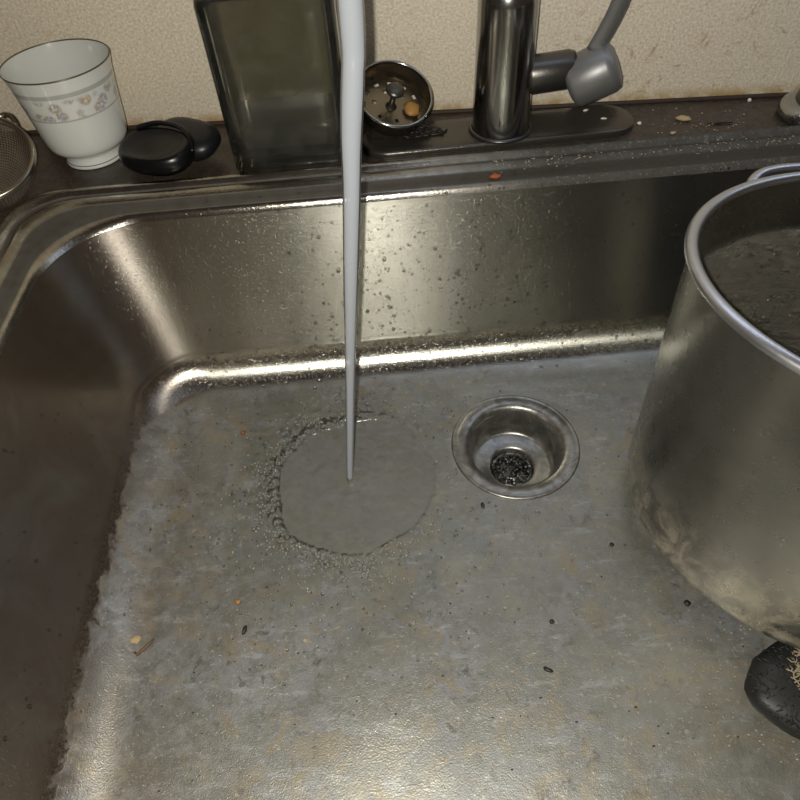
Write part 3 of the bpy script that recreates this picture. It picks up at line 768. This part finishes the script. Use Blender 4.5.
tube_obj('fold_bead', spline([(-0.030, 0.012, 0.031), (-0.010, 0.014, 0.034), (0.012, 0.006, 0.034), (0.025, -0.006, 0.030), (0.028, -0.018, 0.021)], 6), 0.0024, M_black, lid, 10)

# ================================================================== GLASS JAR
jar = thing('glass_jar', 'large square smoky glass jar of dark liquid behind the stream', 'jar', (-0.182, 0.2335, 0.18))
JH = 0.150
def jl(dx, z, r=0.016): return [(x, y, z) for x, y in rrect(-0.0545+dx, 0.0545-dx, -0.0330+dx, 0.0330-dx, max(0.003, r-dx), 8, (8, 6))]
loops = [jl(0.006, 0.0006), jl(0.002, 0.0012), jl(0.0, 0.004)]+[jl(0.0, 0.004+(JH-0.012)*i/8) for i in range(1, 9)]+[jl(0.0008, JH-0.004), jl(0.003, JH), jl(0.0055, JH-0.002), jl(0.0060, JH-0.008)]
loops += [jl(0.0062, z_) for z_ in (0.12, 0.08, 0.04, 0.018)]+[jl(0.010, 0.0125)]
go = loft('glass_wall', loops, M_glass, jar)
bm = bmesh.new(); bm.from_mesh(go.data); bm.verts.ensure_lookup_table(); nn = len(loops[0])
bm.faces.new([bm.verts[k] for k in reversed(range(nn))]); bm.faces.new([bm.verts[len(bm.verts)-nn+k] for k in range(nn)]); bm.to_mesh(go.data); bm.free()
ll = [jl(0.0105, 0.0132), jl(0.0068, 0.0180)]+[jl(0.0066, z_, 0.020) for z_ in (0.025, 0.035, 0.0455)]
lq = loft('dark_liquid', ll, M_liquid, jar)
bm = bmesh.new(); bm.from_mesh(lq.data); bm.verts.ensure_lookup_table()
bm.faces.new([bm.verts[k] for k in reversed(range(nn))]); bm.faces.new([bm.verts[len(bm.verts)-nn+k] for k in range(nn)]); bm.to_mesh(lq.data); bm.free()

# ================================================================== BASKET STRAINER leaning on the wall
bsk = thing('basket_strainer', 'metal sink basket strainer with knob, propped against the wall beside the jar', 'strainer', (-0.083, 0.2485, 0.2240))
dirv = Vector((0.20, -0.44, 0.87)).normalized()       # the way its open side faces
zax = dirv; xax = Vector((0, 0, 1)).cross(zax).normalized(); yax = zax.cross(xax)
Mbk = Matrix(((xax.x, yax.x, zax.x), (xax.y, yax.y, zax.y), (xax.z, yax.z, zax.z))).to_4x4()
M_bsk = simple('worn_basket_steel', (0.26, 0.22, 0.16), 0.27, 0.95, (240, 0.3, 0.0008))
BR = 0.0355
lathe('basket_wall', [(BR+0.0008, 0.0), (BR, -0.001), (BR-0.002, -0.006), (BR-0.0036, -0.019), (BR-0.0048, -0.0205), (BR-0.0060, -0.0195), (BR-0.0042, -0.006), (BR-0.002, 0.0005)], M_bsk, bsk, 72, M=Mbk)
lathe('basket_rim', [(BR+0.0016*math.cos(a), 0.0005+0.0016*math.sin(a)) for a in [2*PI*k/10 for k in range(11)]], M_chrome, bsk, 72, M=Mbk)
# perforated floor: ring sectors left open as slots
V, F = [], []
NA, slots = 60, 12
radii = [0.0, 0.006, 0.0145, 0.0185, 0.0245, 0.0285, 0.0312]
for zz in (-0.0172, -0.0186):
    for r in radii:
        for k in range(NA): a = 2*PI*k/NA; V.append(Mbk @ Vector((max(r, 0.0008)*math.cos(a), max(r, 0.0008)*math.sin(a), zz)))
def vid(s, i, k): return s*len(radii)*NA+i*NA+(k % NA)
solid = {}
for i in range(len(radii)-1):
    for k in range(NA): solid[(i, k)] = not ((i == 4 and k % 5 in (0, 1)) or (i == 2 and k % 10 in (3, 4)))
for (i, k), s in solid.items():
    if not s: continue
    F.append((vid(0, i, k), vid(0, i+1, k), vid(0, i+1, k+1), vid(0, i, k+1)))
    F.append((vid(1, i, k), vid(1, i, k+1), vid(1, i+1, k+1), vid(1, i+1, k)))
    for (j, m, e) in ((i-1, k, ((i, k), (i, k+1))), (i+1, k, ((i+1, k+1), (i+1, k))), (i, (k-1) % NA, ((i+1, k), (i, k))), (i, (k+1) % NA, ((i, k+1), (i+1, k+1)))):
        if 0 <= j < len(radii)-1 and not solid[(j, m % NA)]:
            (a0, a1), (b0, b1) = e; F.append((vid(0, a0, a1), vid(0, b0, b1), vid(1, b0, b1), vid(1, a0, a1)))
mesh_obj('slotted_disc', V, F, M_bsk, bsk, smooth=False)
lathe('knob_post', [(0.0055, -0.0170), (0.0040, -0.0150), (0.0028, -0.0125), (0.0028, 0.0010), (0.0042, 0.0024), (0.0075, 0.0034), (0.0085, 0.0052), (0.0075, 0.0070), (0.0035, 0.0082), (0.0, 0.0084)], M_chrome_dark, bsk, 32, M=Mbk)
v0 = Mbk @ Vector((0.0165, -0.0110, -0.0135)); pc = Vector((-0.083, 0.2485, 0.2240))+v0
V, F = blob_data((0, 0, 0), 0.0078, 0, (1.0, 1.0, 0.42), n=11, m=6, jit=0.2, rng=random.Random(3))
o = mesh_obj('orange_peel', V, F, M_orange); o.matrix_world = Matrix.Translation(pc) @ Mbk
tag(o, 'orange brown scrap of food lying inside the basket strainer', 'food scrap')
# dark strips laid under it in place of the shadow of its slots
V, F = [], []
rg = random.Random(5)
for k in range(26):
    a = rg.random()*2*PI; r = 0.020*math.sqrt(rg.random()); c = Vector((-0.062+1.3*r*math.cos(a), 0.2435+0.6*r*math.sin(a), 0.1815 if True else 0))
    b_ = rg.random()*2*PI; L = rg.uniform(0.004, 0.010)
    if c.y < 0.2375+0: c.z = 0.1880
    c.z = 0.1880
    v, f = tube_data([c+Vector((L*t*math.cos(b_+t), 0.6*L*t*math.sin(b_+t), 0.0008*(1-t*t))) for t in (-1, -0.5, 0, 0.5, 1)], [0.0003, 0.0009, 0.0012, 0.0009, 0.0003], 5, len(V)); V += v; F += f
tag(mesh_obj('slot_shadow_strips', V, F, M_dark), 'dark wet scraps lying on the tap plate below the basket strainer', 'shadow strips', kind='stuff')
cu = tube_obj('curled_strip', spline([(-0.058, 0.2405, 0.1875), (-0.052, 0.2365, 0.1876), (-0.044, 0.2360, 0.1876), (-0.037, 0.2400, 0.1875), (-0.0345, 0.2440, 0.1874)], 5), 0.0009, M_dark, n=6)  # thin dark curl resting on the tap plate
tag(cu, 'thin dark curled strip lying left of the faucet body', 'food scrap')
